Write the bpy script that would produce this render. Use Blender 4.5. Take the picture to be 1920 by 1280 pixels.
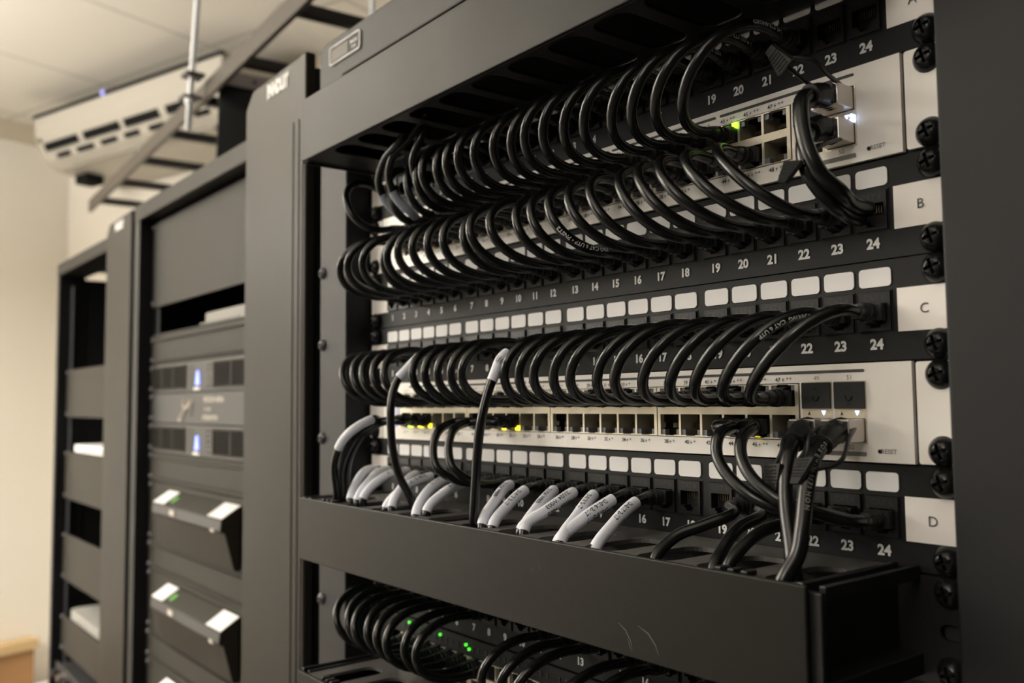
import bpy, bmesh, math, random
from mathutils import Vector, Matrix
from mathutils.geometry import tessellate_polygon
for o in list(bpy.data.objects): bpy.data.objects.remove(o, do_unlink=True)
S = bpy.context.scene; C = S.collection
V = Vector; PI = math.pi
random.seed(4)
# ------------------------------------------------ camera
def rot_zyx(rx, ry, rz): return (Matrix.Rotation(rz, 4, 'Z') @ Matrix.Rotation(ry, 4, 'Y') @ Matrix.Rotation(rx, 4, 'X'))
cd = bpy.data.cameras.new('camera'); cam = bpy.data.objects.new('camera', cd); C.objects.link(cam)
cam.matrix_world = Matrix.Translation((0.416940, -0.370995, -0.016234)) @ rot_zyx(1.637753, 0.009706, 0.904902)
cd.sensor_width = 36; cd.lens = 1698.73 / 1920 * 36; cd.clip_start = .01; cd.clip_end = 50
cd.dof.use_dof = True; cd.dof.focus_distance = .455; cd.dof.aperture_fstop = 8.5
S.camera = cam
# ------------------------------------------------ world, lamps, exposure
S.view_settings.view_transform = 'Standard'; S.view_settings.look = 'None'
S.view_settings.exposure = 0.62; S.view_settings.gamma = 1; S.view_settings.use_curve_mapping = False
w = bpy.data.worlds.new('world'); S.world = w; w.use_nodes = True
w.node_tree.nodes['Background'].inputs[0].default_value = (1, .86, .68, 1)
w.node_tree.nodes['Background'].inputs[1].default_value = .25
ORG = V((-3.717, .50, 0)); RX = V((.954, .300, 0)); RY = V((-.300, .954, 0)); RANG = math.atan2(.300, .954)
ZC, ZF = 1.13, -1.83
def RM(a, b, z): return ORG + RX * a + RY * b + V((0, 0, z))
LCOL = (1, .978, .935); ZL = .50
def lamp(name, a, b, sx, sy, power, up=False):
    ld = bpy.data.lights.new(name, 'AREA'); ld.shape = 'RECTANGLE'; ld.size = sx; ld.size_y = sy
    ld.energy = power; ld.color = LCOL
    o = bpy.data.objects.new(name, ld); C.objects.link(o); o.location = RM(a, b, ZL + (.045 if up else -.005)); o.rotation_euler = (PI if up else 0, 0, RANG); return o
LAMPS = [(.95, -2.45, 42, 84), (3.30, -3.20, 5, 10)]  # unseen lights, added; the up halves are there to brighten ceiling and walls
for a, b, p, q in LAMPS:
    lamp('added_down_light', a, b, .28, 1.1, p); lamp('added_up_light', a, b, .28, 1.1, q, True)
# ------------------------------------------------ materials
def mat(name, col, rough=.5, metal=0, emit=0, bump=0, bscale=800, vary=0, spec=.5):
    m = bpy.data.materials.new(name); m.use_nodes = True; nt = m.node_tree; b = nt.nodes['Principled BSDF']
    b.inputs['Base Color'].default_value = (*col, 1); b.inputs['Roughness'].default_value = rough
    b.inputs['Metallic'].default_value = metal; b.inputs['Specular IOR Level'].default_value = spec
    if emit: b.inputs['Emission Color'].default_value = (*col, 1); b.inputs['Emission Strength'].default_value = emit
    tc = nt.nodes.new('ShaderNodeTexCoord')
    nz = nt.nodes.new('ShaderNodeTexNoise'); nz.inputs['Scale'].default_value = bscale; nz.inputs['Detail'].default_value = 3
    nt.links.new(tc.outputs['Object'], nz.inputs['Vector'])
    if bump:
        bp = nt.nodes.new('ShaderNodeBump'); bp.inputs['Strength'].default_value = bump; bp.inputs['Distance'].default_value = .0003
        nt.links.new(nz.outputs['Fac'], bp.inputs['Height']); nt.links.new(bp.outputs['Normal'], b.inputs['Normal'])
    if vary:
        n2 = nt.nodes.new('ShaderNodeTexNoise'); n2.inputs['Scale'].default_value = 7; n2.inputs['Detail'].default_value = 6
        nt.links.new(tc.outputs['Object'], n2.inputs['Vector'])
        mr = nt.nodes.new('ShaderNodeMapRange'); mr.inputs[3].default_value = max(rough - vary, .05); mr.inputs[4].default_value = rough + vary
        nt.links.new(n2.outputs['Fac'], mr.inputs[0]); nt.links.new(mr.outputs[0], b.inputs['Roughness'])
    return m
M = dict(
    paint=mat('black_powder_coat', (.013, .012, .010), .42, .1, bump=.25, bscale=2500, vary=.06, spec=.18),
    paint2=mat('black_door_metal', (.028, .025, .021), .40, .2, bump=.1, bscale=1500, vary=.05, spec=.16),
    post=mat('rack_post_paint', (.013, .013, .0145), .5, .05, bump=.25, bscale=2500, spec=.33),
    inner=mat('rack_interior_black', (.010, .011, .013), .6),
    panel=mat('panel_black', (.007, .007, .007), .55, spec=.3, bump=.15, bscale=3000),
    jack=mat('jack_black_plastic', (.007, .007, .007), .45, spec=.35),
    hole=mat('port_cavity_black', (.003, .003, .003), .7),
    cable=mat('cable_black_pvc', (.005, .005, .005), .26, bump=.06, bscale=900),
    plug=mat('plug_black_plastic', (.010, .010, .010), .38),
    sleeve=mat('sleeve_white_label', (.82, .84, .93), .45),
    sleeve_grey=mat('sleeve_grey_label', (.30, .32, .37), .45),
    silver=mat('switch_silver_paint', (.93, .89, .84), .42, .08, bump=.05, bscale=3000),
    nickel=mat('port_shield_nickel', (.72, .66, .53), .38, .5),
    steel=mat('connector_steel', (.62, .58, .55), .3, .9),
    pipe=mat('light_pipe_clear', (.20, .21, .25), .25),
    white=mat('label_white', (.84, .83, .83), .6),
    paper=mat('paper_label', (.95, .90, .86), .7),
    ink=mat('ink_white', (.78, .77, .76), .6), inkdark=mat('ink_dark', (.06, .06, .06), .6), inkgrey=mat('ink_grey', (.23, .22, .20), .6),
    screw=mat('screw_black_oxide', (.012, .012, .012), .25, .3),
    screwgrey=mat('screw_dull', (.10, .095, .10), .4, .6),
    nylon=mat('manager_nylon', (.008, .008, .008), .38, bump=.4, bscale=1500),
    blank=mat('blank_panel_paint', (.034, .030, .024), .5, .0, spec=.20, bump=.1, bscale=2000, vary=.05),
    device=mat('device_charcoal', (.035, .034, .034), .4), devgrey=mat('device_pale_grey', (.32, .31, .28), .55),
    logo=mat('logo_print', (.62, .57, .50), .6),
    dimprint=mat('print_dim', (.22, .205, .185), .6), sticker=mat('sticker_white', (.92, .90, .90), .5),
    zinc=mat('zinc_rod', (.90, .93, 1), .3, .2), ladder=mat('ladder_grey_paint', (.085, .070, .055), .5, .1),
    rung=mat('ladder_rung_paint', (.055, .05, .05), .4, .3), flange=mat('dropout_flange', (.32, .29, .30), .45),
    acwhite=mat('ac_cream_plastic', (.46, .43, .37), .55), acdark=mat('ac_slot_dark', (.010, .010, .010), .8, spec=.1), acgrey=mat('ac_groove_grey', (.30, .28, .24), .6),
    wood=None, woodtop=mat('wood_top_pale', (.62, .44, .22), .5, vary=.1),
    trim=mat('trim_cream', (.60, .53, .40), .6),
    blue=mat('led_blue', (.22, .28, 1), .4, emit=1.6), bluedim=mat('led_blue_dim', (.30, .32, .85), .4, emit=.5),
    yellow=mat('led_yellow', (1, .85, .02), .4, emit=2.2), green=mat('led_green', (.35, 1, .03), .4, emit=2.0), greend=mat('led_green_dim', (.10, .75, .05), .4, emit=.8),
    greenpow=mat('led_green_power', (.12, .42, .06), .4, emit=.35), greenlink=mat('led_green_link', (.06, .62, .03), .4, emit=1.1), ledwhite=mat('led_white_blue', (.55, .68, 1), .4, emit=1.6), amber=mat('led_amber', (.5, .3, .02), .4, emit=.3),
    copper=mat('contact_gold', (.10, .075, .04), .4, .6), duct=mat('duct_plate_nylon', (.085, .080, .077), .45, bump=.4, bscale=1500), scratch=mat('scratch_bare_metal', (.16, .16, .16), .5),
    lampdiff=mat('added_light_diffuser', (1, .88, .72), .5, emit=2.2),  # glowing sheet of the added lights
)
def wallmat(name, col, tiles=False, wood=False):
    m = bpy.data.materials.new(name); m.use_nodes = True; nt = m.node_tree; b = nt.nodes['Principled BSDF']; N = nt.nodes.new; L = nt.links.new
    b.inputs['Roughness'].default_value = .85 if not wood else .5
    tc = N('ShaderNodeTexCoord'); nz = N('ShaderNodeTexNoise'); nz.inputs['Scale'].default_value = 90 if not wood else 3; nz.inputs['Detail'].default_value = 5
    mix = N('ShaderNodeMix'); mix.data_type = 'RGBA'
    mix.inputs[6].default_value = (*[c * (.95 if not wood else .55) for c in col], 1); mix.inputs[7].default_value = (*col, 1)
    src = tc.outputs['Object']
    if wood:
        mp = N('ShaderNodeMapping'); mp.inputs['Scale'].default_value = (1, 1, 9); L(src, mp.inputs[0]); src = mp.outputs[0]
    L(src, nz.inputs['Vector']); L(nz.outputs['Fac'], mix.inputs[0])
    out = mix.outputs[2]
    if tiles:
        sp = N('ShaderNodeSeparateXYZ'); L(tc.outputs['Object'], sp.inputs[0]); masks = []
        for ax, off, per in (('X', .696, .5915), ('Y', -.28, 1.18)):
            a = N('ShaderNodeMath'); a.operation = 'SUBTRACT'; L(sp.outputs[ax], a.inputs[0]); a.inputs[1].default_value = off - per * 50
            d = N('ShaderNodeMath'); d.operation = 'DIVIDE'; L(a.outputs[0], d.inputs[0]); d.inputs[1].default_value = per
            f = N('ShaderNodeMath'); f.operation = 'FRACT'; L(d.outputs[0], f.inputs[0])
            g = N('ShaderNodeMath'); g.operation = 'LESS_THAN'; L(f.outputs[0], g.inputs[0]); g.inputs[1].default_value = .014 / per
            masks.append(g)
        mx = N('ShaderNodeMath'); mx.operation = 'MAXIMUM'; L(masks[0].outputs[0], mx.inputs[0]); L(masks[1].outputs[0], mx.inputs[1])
        m2 = N('ShaderNodeMix'); m2.data_type = 'RGBA'; L(mx.outputs[0], m2.inputs[0]); L(out, m2.inputs[6]); m2.inputs[7].default_value = (*[c * .70 for c in col], 1); out = m2.outputs[2]
    L(out, b.inputs['Base Color']); return m
M['wall'] = wallmat('wall_cream_paint', (.88, .83, .74)); M['ceil'] = wallmat('ceiling_tile', (.74, .70, .62), tiles=True)
M['floor'] = wallmat('floor_vinyl', (.16, .15, .14)); M['wall2'] = wallmat('wall_unseen_dark', (.13, .12, .11)); M['wood'] = wallmat('wood_brown', (.50, .26, .10), wood=True)  # floor and unseen wall2 walls coloured dark to dim reflections in black cables

# ------------------------------------------------ helpers
class MB:
    def __init__(s): s.v = []; s.f = []; s.m = []; s.mats = []; s.sm = []
    def mi(s, k):
        m = M[k]
        if m not in s.mats: s.mats.append(m)
        return s.mats.index(m)
    def add(s, vs, fs, k, smooth=False):
        o = len(s.v); s.v += [tuple(v) for v in vs]; i = s.mi(k)
        for f in fs: s.f.append(tuple(o + j for j in f)); s.m.append(i); s.sm.append(smooth)
        return s
    def box(s, x0, x1, y0, y1, z0, z1, k):
        return s.add([(x, y, z) for x in (x0, x1) for y in (y0, y1) for z in (z0, z1)],
                     [(0, 1, 3, 2), (4, 6, 7, 5), (0, 4, 5, 1), (2, 3, 7, 6), (0, 2, 6, 4), (1, 5, 7, 3)], k)
    def hexa(s, p, k): return s.add(p, [(0, 1, 3, 2), (4, 6, 7, 5), (0, 4, 5, 1), (2, 3, 7, 6), (0, 2, 6, 4), (1, 5, 7, 3)], k)
    def plate(s, outer, holes, y0, y1, k, plane='XZ'):
        loops = [outer] + holes; pts = [p for l in loops for p in l]; n = len(pts)
        tri = tessellate_polygon([[V((p[0], p[1], 0)) for p in l] for l in loops])
        def T(p, y): return (p[0], y, p[1]) if plane == 'XZ' else ((p[0], p[1], y) if plane == 'XY' else (y, p[0], p[1]))
        vs = [T(p, y0) for p in pts] + [T(p, y1) for p in pts]
        fs = [tuple(t) for t in tri] + [tuple(n + i for i in reversed(t)) for t in tri]
        o = 0
        for l in loops:
            m = len(l)
            for i in range(m): a, b = o + i, o + (i + 1) % m; fs.append((a, b, n + b, n + a))
            o += m
        return s.add(vs, fs, k)
    def tube(s, path, r, k, n=10, caps=True):
        P = [V(p) for p in path]; R = r if isinstance(r, (list, tuple)) else [r] * len(P); vs = []; fs = []
        t0 = (P[1] - P[0]).normalized(); up = V((1, 0, 0)) if abs(t0.x) < .8 else V((0, 0, 1)); nx = t0.cross(up).normalized()
        for i, p in enumerate(P):
            t = (P[min(i + 1, len(P) - 1)] - P[max(i - 1, 0)]).normalized(); nx = (nx - t * nx.dot(t)).normalized(); ny = t.cross(nx)
            for j in range(n): a = 2 * PI * j / n; vs.append(p + (nx * math.cos(a) + ny * math.sin(a)) * R[i])
        for i in range(len(P) - 1):
            for j in range(n): a = i * n + j; b = i * n + (j + 1) % n; fs.append((a, b, b + n, a + n))
        s.add(vs, fs, k, True)
        if caps: s.add(vs[:n], [tuple(range(n))[::-1]], k); s.add(vs[-n:], [tuple(range(n))], k)
        return s
    def cyl(s, a, b, r, k, n=20): return s.tube([a, b], r, k, n)
    def text(s, txt, x, z, size, y, k, bold=0, align='CENTER', sx=1, rot=0):
        vs, fs = text_data(txt, bold, align); c, sn = math.cos(rot), math.sin(rot)
        s.add([(x + (a * sx * c - b * sn) * size, y, z + (a * sx * sn + b * c) * size) for a, b in vs], fs, k); return s
    def mesh(s, name):
        me = bpy.data.meshes.new(name); me.from_pydata(s.v, [], s.f)
        for m in s.mats: me.materials.append(m)
        for p, i, q in zip(me.polygons, s.m, s.sm): p.material_index = i; p.use_smooth = q
        bm = bmesh.new(); bm.from_mesh(me); bmesh.ops.recalc_face_normals(bm, faces=bm.faces); bm.to_mesh(me); bm.free()
        return me
    def build(s, name, parent=None, loc=(0, 0, 0), bevel=0):
        return obj(name, s.mesh(name), parent, loc, bevel)
_tc = {}
def text_data(txt, bold, align):
    key = (txt, bold, align)
    if key in _tc: return _tc[key]
    cu = bpy.data.curves.new('t', 'FONT'); cu.body = txt; cu.size = 1; cu.offset = bold; cu.align_x = align; cu.align_y = 'CENTER'; cu.resolution_u = 3
    o = bpy.data.objects.new('t', cu); C.objects.link(o); bpy.context.view_layer.update()
    ev = o.evaluated_get(bpy.context.evaluated_depsgraph_get()); me = ev.to_mesh()
    d = ([(v.co.x, v.co.y) for v in me.vertices], [tuple(p.vertices) for p in me.polygons]); ev.to_mesh_clear()
    bpy.data.objects.remove(o); bpy.data.curves.remove(cu); _tc[key] = d; return d
def obj(name, me, parent=None, loc=(0, 0, 0), bevel=0):
    o = bpy.data.objects.new(name, me); C.objects.link(o); o.parent = parent; o.location = loc
    if bevel:
        b = o.modifiers.new('bevel', 'BEVEL'); b.width = bevel; b.segments = 2; b.limit_method = 'ANGLE'; b.angle_limit = .6
    return o
def tag(o, label, cat, group=None):
    o['label'] = label; o['category'] = cat
    if group: o['group'] = group
    return o
def empty(name, loc, label, cat, group=None, rz=0):
    o = bpy.data.objects.new(name, None); C.objects.link(o); o.location = loc; o.rotation_euler = (0, 0, rz); o.empty_display_size = .02
    return tag(o, label, cat, group)
def struct(o): o['kind'] = 'structure'; return o
def rect(x0, x1, z0, z1): return [(x0, z0), (x1, z0), (x1, z1), (x0, z1)]
def rrect(x0, x1, z0, z1, r, n=5):
    out = []
    for cx, cz, a0 in ((x1 - r, z0 + r, -PI / 2), (x1 - r, z1 - r, 0), (x0 + r, z1 - r, PI / 2), (x0 + r, z0 + r, PI)):
        for i in range(n + 1): a = a0 + PI / 2 * i / n; out.append((cx + r * math.cos(a), cz + r * math.sin(a)))
    return out
U = .04445

# ------------------------------------------------ the room
def wallbox(name, a0, a1, b0, b1, z0, z1, m):
    o = MB().box(a0, a1, b0, b1, z0, z1, m).build(name, loc=ORG); o.rotation_euler = (0, 0, RANG); return struct(o)
wallbox('wall_left', -.1, 0, -4.2, .1, ZF, ZC, 'wall')
wallbox('wall_back', 0, 6.2, 0, .1, ZF, ZC, 'wall')
wallbox('wall_front', 0, 6.2, -4.3, -4.2, ZF, ZC, 'wall2')
wallbox('wall_right', 6.2, 6.3, -4.3, .1, ZF, ZC, 'wall2')
wallbox('ceiling', -.1, 6.3, -4.3, .1, ZC, ZC + .05, 'ceil')
wallbox('floor', -.1, 6.3, -4.3, .1, ZF - .05, ZF, 'floor')
wallbox('trim_1', .001, .022, -4.15, -.001, ZC - .075, ZC, 'trim')
wallbox('trim_2', .022, 6.15, -.022, -.001, ZC - .075, ZC, 'trim')
for (a, b, p, q_), wh in zip(LAMPS, ('in front of the left racks', 'in front of the near rack', 'at the right end of the room')):  # made-up fixtures built round the added lights, out of view
    t = empty('added_light', RM(a, b, ZL), 'added unseen light shining up and down, placed %s' % wh, 'light', rz=RANG)
    MB().plate(rect(-.16, .16, -.58, .58), [rect(-.145, .145, -.56, .56)], 0, .04, 'trim', 'XY').build('housing', t)
    MB().box(-.145, .145, -.56, .56, .004, .008, 'lampdiff').build('diffuser', t)
    MB().cyl((0, -.45, .03), (0, -.45, ZC - ZL - .001), .003, 'zinc', 8).build('hanger', t); MB().cyl((0, .45, .03), (0, .45, ZC - ZL - .001), .003, 'zinc', 8).build('hanger', t)

# air conditioner on the back wall
ac = empty('air_conditioner', RM(.37, 0, .84), 'cream split air conditioner mounted high on the back wall near the corner', 'air conditioner', rz=RANG)
prof = [(-.002, 1.055), (-.33, 1.058), (-.349, 1.045), (-.346, .985), (-.330, .940), (-.300, .892), (-.262, .868), (-.18, .854), (-.002, .85)]
MB().plate([(a, z - .84) for a, z in prof], [], 0, 1.08, 'acwhite', 'YZ').build('casing', ac, bevel=.012)
def acface(s):   # point on the curved face, s = 0 top .. 1 bottom
    z = .985 - .097 * s; pr = [p for p in prof if p[1] <= .99]
    for p, q in zip(pr, pr[1:]):
        if q[1] <= z <= p[1]: f = (z - p[1]) / (q[1] - p[1]); return V((p[0] + (q[0] - p[0]) * f - .002, z - .84))
    return V((-.30, z - .84))
def acstrip(bld, x0, x1, s0, s1, k):
    n = V((-.888, -.46)) * .004
    p0, p1 = acface(s0), acface(s1); P = []
    for x in (x0, x1):
        for off in (-1.5, 1):
            for p in (p0, p1): q = p + n * off; P.append((x, q.x, q.y))
    bld.hexa(P, k)
L = MB()
for x0, x1 in ((.05, .263), (.303, .516), (.548, .737), (.78, .99)): acstrip(L, x0, x1, .38, .64, 'acdark')
for x0, x1 in ((.10, .18), (.23, .33), (.38, .47), (.52, .60), (.66, .74), (.80, .88), (.90, .97)): acstrip(L, x0, x1, .78, .93, 'acdark')
L.build('outlet_louvre', ac)
MB().box(.14, .95, -.272, -.262, .020, .030, 'acgrey').build('groove', ac)
MB().box(.0, 1.08, -.352, -.335, .207, .217, 'acdark').build('top_seam', ac)
MB().cyl((.45, -.353, .214), (.45, -.345, .214), .010, 'bluedim').build('indicator_light', ac)['label'] = 'small blue indicator light'
MB().box(.06, .14, -.22, -.15, -.022, .012, 'acdark').build('mounting_bracket', ac, bevel=.004)['label'] = 'dark bracket under the left end'
MB().cyl((.035, -.352, .12), (.035, -.340, .12), .008, 'acgrey').build('screw_cover', ac)

# wooden cabinet by the left wall
wc = empty('wooden_cabinet', RM(.01, -.75, ZF), 'brown wooden cabinet with a pale top low against the left wall', 'cabinet', rz=RANG)
MB().box(0, .05, -.60, .62, .002, .865, 'wood').build('body', wc, bevel=.004)
MB().box(0, .065, -.61, .63, .865, .905, 'woodtop').build('top', wc, bevel=.003)
tag(MB().box(0, .10, -.14, .045, 0, .085, 'white').build('storage_box', loc=RM(.065, -.05, -1.185), bevel=.015),
    'small pale box in front of the brown wooden cabinet', 'box')
st = bpy.data.objects['storage_box']; st.rotation_euler = (0, 0, RANG)
MB().box(.0, .12, -.16, .06, -.012, 0, 'wood').build('box_shelf', wc, loc=(.055, .70, ZF * 0 + .645))

# ------------------------------------------------ racks
def screw_mesh(k, r=.0064, h=.0046):
    vs = []; fs = []; n = 96; rings = 26
    for i in range(rings + 1):
        t = i / rings; rr = r * (1 - t); y = -h * math.sin(min(1, t * 1.5) * PI / 2) ** .8 if i else 0
        for j in range(n):
            a = 2 * PI * (j + .5) / n; x, z = rr * math.cos(a), rr * math.sin(a); yy = y
            arm = (abs(x) < .00065 and abs(z) < .0032) or (abs(z) < .00065 and abs(x) < .0032)
            if arm: yy = -h * .35
            vs.append((x, yy, z))
    for i in range(rings):
        for j in range(n): a = i * n + j; b = i * n + (j + 1) % n; fs.append((a, b, b + n, a + n))
    b = MB(); b.add(vs, fs, k, False); hi = b.mi('hole')
    for p, f in enumerate(b.f):
        b.sm[p] = p < n * 12
        if all(abs(vs[i][1] + h * .35) < 1e-7 for i in f) and p > n * 6: b.m[p] = hi  # shade of the cross recess painted in as black
    c, s = math.cos(.3), math.sin(.3)
    b.v = [(x * c - z * s, y, x * s + z * c) for x, y, z in b.v]
    return b.mesh('screw')
SCREW = screw_mesh('screw'); SCREWG = screw_mesh('screwgrey', .0052, .003)
def screws(parent, zs, xs=(-.23257, .23257), me=None):
    for x in xs:
        for z in zs: obj('screw', me or SCREW, parent, (x, -.0018, z))

def make_rack(name, label, cx, yf, outer, ztop, beam, near=False):
    t = empty(name, (cx, yf, ZF), label, 'equipment rack', 'equipment racks standing in a row'); H = ztop - ZF; z0 = beam - ZF
    for s in (-1, 1):
        a, b = sorted((s * outer, s * .2455))
        MB().plate([(a, 0), (b, 0), (b, .055), (a, .055)], [], 0, H - (.008 if near else 0), 'post', 'XY').build('post', t, bevel=.0012)
        a, b = sorted((s * .2455, s * .219))
        MB().box(a, b, .0245, .0275, 0, H - .05, 'inner').build('mounting_rail', t)
        MB().box(s * outer - .0015, s * outer + .0015, .056, .72, .02, H - .03, 'inner').build('side_panel', t)
        a, b = sorted((s * outer, s * .2455))
        MB().box(a, b, .70, .74, 0, H - .02, 'post').build('rear_post', t)
    MB().box(-outer + .003, outer - .003, .722, .726, .02, H - .008, 'inner').build('rear_panel', t)
    if near:
        MB().plate([(-outer, H - .055), (-.25, H - .048), (-.25, z0), (outer, z0), (outer, H), (-.2815, H), (-outer, H - .0035)], [], -.0012, .06, 'post').build('top_bar', t, bevel=.0012)
    else:
        MB().box(-outer + .001, outer - .001, -.0012, .06, z0, H, 'paint').build('top_bar', t, bevel=.0015)
    MB().box(-outer + .004, outer - .004, .062, .70, H - .012, H - .008, 'inner').box(-outer + .004, outer - .004, .70, .722, H - .012, H - .008, 'inner').build('light_block_panel', t)  # dark lid added to keep light from above out of the rack
    return t
R1 = make_rack('equipment_rack', 'near black open equipment rack holding the patch panels and silver switches', 0, -.022, .2925, .2935, .258, True)
R2 = make_rack('equipment_rack', 'middle black equipment rack holding two amplifiers and a logo panel', -.804, .041, .272, .300, .2745)
R3 = make_rack('equipment_rack', 'far left black equipment rack of plain grey blanking panels', -1.543, .078, .262, .302, .276)
# maker's plate on the near rack, post screws
pz = -ZF
pl = MB(); pl.plate(rrect(-.272, -.2185, .2705, .2865, .003), [rrect(-.2705, -.22, .2718, .2852, .0025)], -.0012, 0, 'white'); pl.box(-.2695, -.2395, -.0008, 0, .2733, .2838, 'dimprint')
pl.plate(rrect(-.2705, -.22, .2718, .2852, .0025), [], -.0004, 0, 'blank')
pl.text('Panduit', -.2290, .2800, .0042, -.0011, 'white', .03); pl.text('Corp', -.2290, .2757, .0034, -.0011, 'white', .02)
pl.build('maker_plate', R1, (0, -.0014, pz))['label'] = 'small silver bordered name plate'
for z in (.0951, .0337, -.045, -.178): obj('post_screw', SCREWG, R1, (-.2865, -.0005, z + pz))

def make_door(cx, w, yf, ztop, label, ridge):
    t = empty('vertical_cable_manager', (cx, yf, ZF), label, 'cable manager', 'vertical cable managers between the racks'); H = ztop - ZF
    x0, x1 = -w / 2, w / 2
    MB().plate([(x0, 0), (x1, 0), (x1, H), (x0 + .018, H - .0035), (x0, H - .020)], [], 0, .010, 'paint2').build('door', t, bevel=.0018)
    if ridge:
        b = MB()
        for x in (x1 - .006, x1 - .014, x1 - .026): b.box(x - .0009, x + .0009, -.0007, .002, .01, H - .06, 'paint2')
        b.build('door_ridge', t)
    b = MB().box(x0 + .01, x1 - .004, .35, .36, 0, H - .03, 'inner')
    b.box(x0 + .010, x0 + .014, .012, .35, 0, H - .01, 'inner'); b.box(x1 - .008, x1 - .004, .012, .05, 0, H - .012, 'inner'); b.box(x1 - .008, x1 - .004, .05, .35, 0, H - .05, 'inner')
    b.build('housing', t)
    f = MB(); z = .9
    while z < H - .05: f.box(x1 - .004, x1 + (.022 if ridge else .016), .03, .036, z, z + .012, 'inner'); z += U
    f.build('cable_finger', t)['label'] = 'black row of side fingers'
    p = MB(); p.text('PANDUIT', x0 + .079, H - .0160, .0170, -.0006, 'sticker', .09, sx=.66); p.build('maker_name', t)
    return t
make_door(-.397, .140, -.020, .3035, 'black vertical cable manager door between the near and the middle rack', True)
make_door(-1.170, .147, .041, .300, 'black vertical cable manager door between the middle and the far left rack', False)

# ------------------------------------------------ patch panels
def XJ(n): return -.0018 + (n - 12.5) * .01753 + ((n - 1) // 6 - 1.5) * .00302
def XS(n): return -.0140 + (n - 12.5) * .0144 + ((n - 1) // 6 - 1.5) * .0033
JZ = .0219
def jack_mesh(gold=False):
    b = MB(); hx = .00585
    hole = [(-hx, -.0042), (-.0034, -.0042), (-.0034, -.0056), (-.0022, -.0056), (-.0022, -.0070), (.0022, -.0070), (.0022, -.0056), (.0034, -.0056), (.0034, -.0042), (hx, -.0042), (hx, .0034), (-hx, .0034)]
    b.plate(rect(-.0073, .0073, -.0086, .0086), [hole], -.0012, .004, 'jack')
    b.plate(rect(-.0079, .0079, -.0092, .0092), [rect(-.0075, .0075, -.0088, .0088)], -.0004, .002, 'panel')
    b.box(-.0066, .0066, .004, .0125, -.0078, .0045, 'hole')
    for i in range(8): b.box(-.0040 + i * .00114 - .0002, -.0040 + i * .00114 + .0002, .0025, .0038, -.0005, .0032, 'copper')
    b.text('CAT 6', 0, .0060, .0036, -.00125, 'plug', .02)
    return b.mesh('jack')
JACK = jack_mesh()
WINDOW = MB().plate(rrect(-.0075, .0075, -.0041, .0041, .0017), [], -.0006, .0004, 'white').mesh('port_label')
def make_panel(z0, letter, label):
    t = empty('patch_bay', (0, 0, z0), label, 'patch panel', 'twenty-four port patch panels in the near rack')
    holes = [rect(XJ(n) - .00745, XJ(n) + .00745, JZ - .0088, JZ + .0088) for n in range(1, 25)]
    MB().plate(rect(-.2413, .2413, .0003, U - .0003), holes, 0, .0016, 'panel').build('faceplate', t, bevel=0)
    MB().box(-.217, .217, .013, .040, .001, U - .001, 'hole').build('housing', t)
    for n in range(1, 25):
        obj('jack', JACK, t, (XJ(n), 0, JZ)); obj('port_label', WINDOW, t, (XJ(n) + .0002, 0, .0368))
    b = MB()
    for n in range(1, 25): b.text(str(n), XJ(n), .0073, .0062, -.0004, 'ink', .042)
    b.build('number_print', t)
    if letter:
        for s in (-1, 1):
            a, c = sorted((s * .2145, s * .2410))
            q = MB().box(a, c, -.0005, .0002, .0125, .0312, 'paper')
            if s > 0: q.text(letter, .2265, .0215, .0060, -.0008, 'inkdark', 0)
            q.build('letter_label', t)['label'] = 'white paper label'
    screws(t, (.00635, .0381))
    return t
for k, lt, lab in ((3, 'A', 'black patch panel lettered A, topmost, above the upper silver switch'), (1, 'B', 'black patch panel lettered B, under the upper silver switch'),
                   (0, 'C', 'black patch panel lettered C, above the lower silver switch'), (-2, 'D', 'black patch panel lettered D, under the lower silver switch'),
                   (-4, None, 'black patch panel mostly hidden behind the wide duct cover, above the green-lit switch')):
    make_panel(k * U, lt, lab)

# ------------------------------------------------ silver switches
PIPE = MB().box(-.0066, -.0040, -.0014, .002, -.0013, .0013, 'pipe').box(.0040, .0066, -.0014, .002, -.0013, .0013, 'pipe').mesh('light_pipe')
def portblock(b, xs, zb, y=-.0022, mk='nickel', pad=.0020):
    holes = []
    for x in xs:
        hx = .0065
        holes.append([(x - hx, zb + .0005), (x - .0030, zb + .0005), (x - .0030, zb + .0001), (x + .0030, zb + .0001), (x + .0030, zb + .0005), (x + hx, zb + .0005), (x + hx, zb + .0114), (x - hx, zb + .0114)])
        t0 = zb + .0154
        holes.append([(x - hx, t0), (x + hx, t0), (x + hx, t0 + .0100), (x + .0030, t0 + .0100), (x + .0030, t0 + .0104), (x - .0030, t0 + .0104), (x - .0030, t0 + .0100), (x - hx, t0 + .0100)])
    x0, x1 = xs[0] - .0065 - pad, xs[-1] + .0065 + pad
    b.plate(rect(x0, x1, zb - .0002, zb + .0260), holes, y, y + .003, mk); return x0, x1
def bolt(b, x, z, s, y, k): b.add([(x + dx * s, y, z + dz * s) for dx, dz in ((.35, .9), (-.45, -.1), (.0, -.1), (-.35, -.95), (.45, .15), (.0, .15))], [(0, 1, 2, 5), (2, 3, 4, 5)], k)
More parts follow.
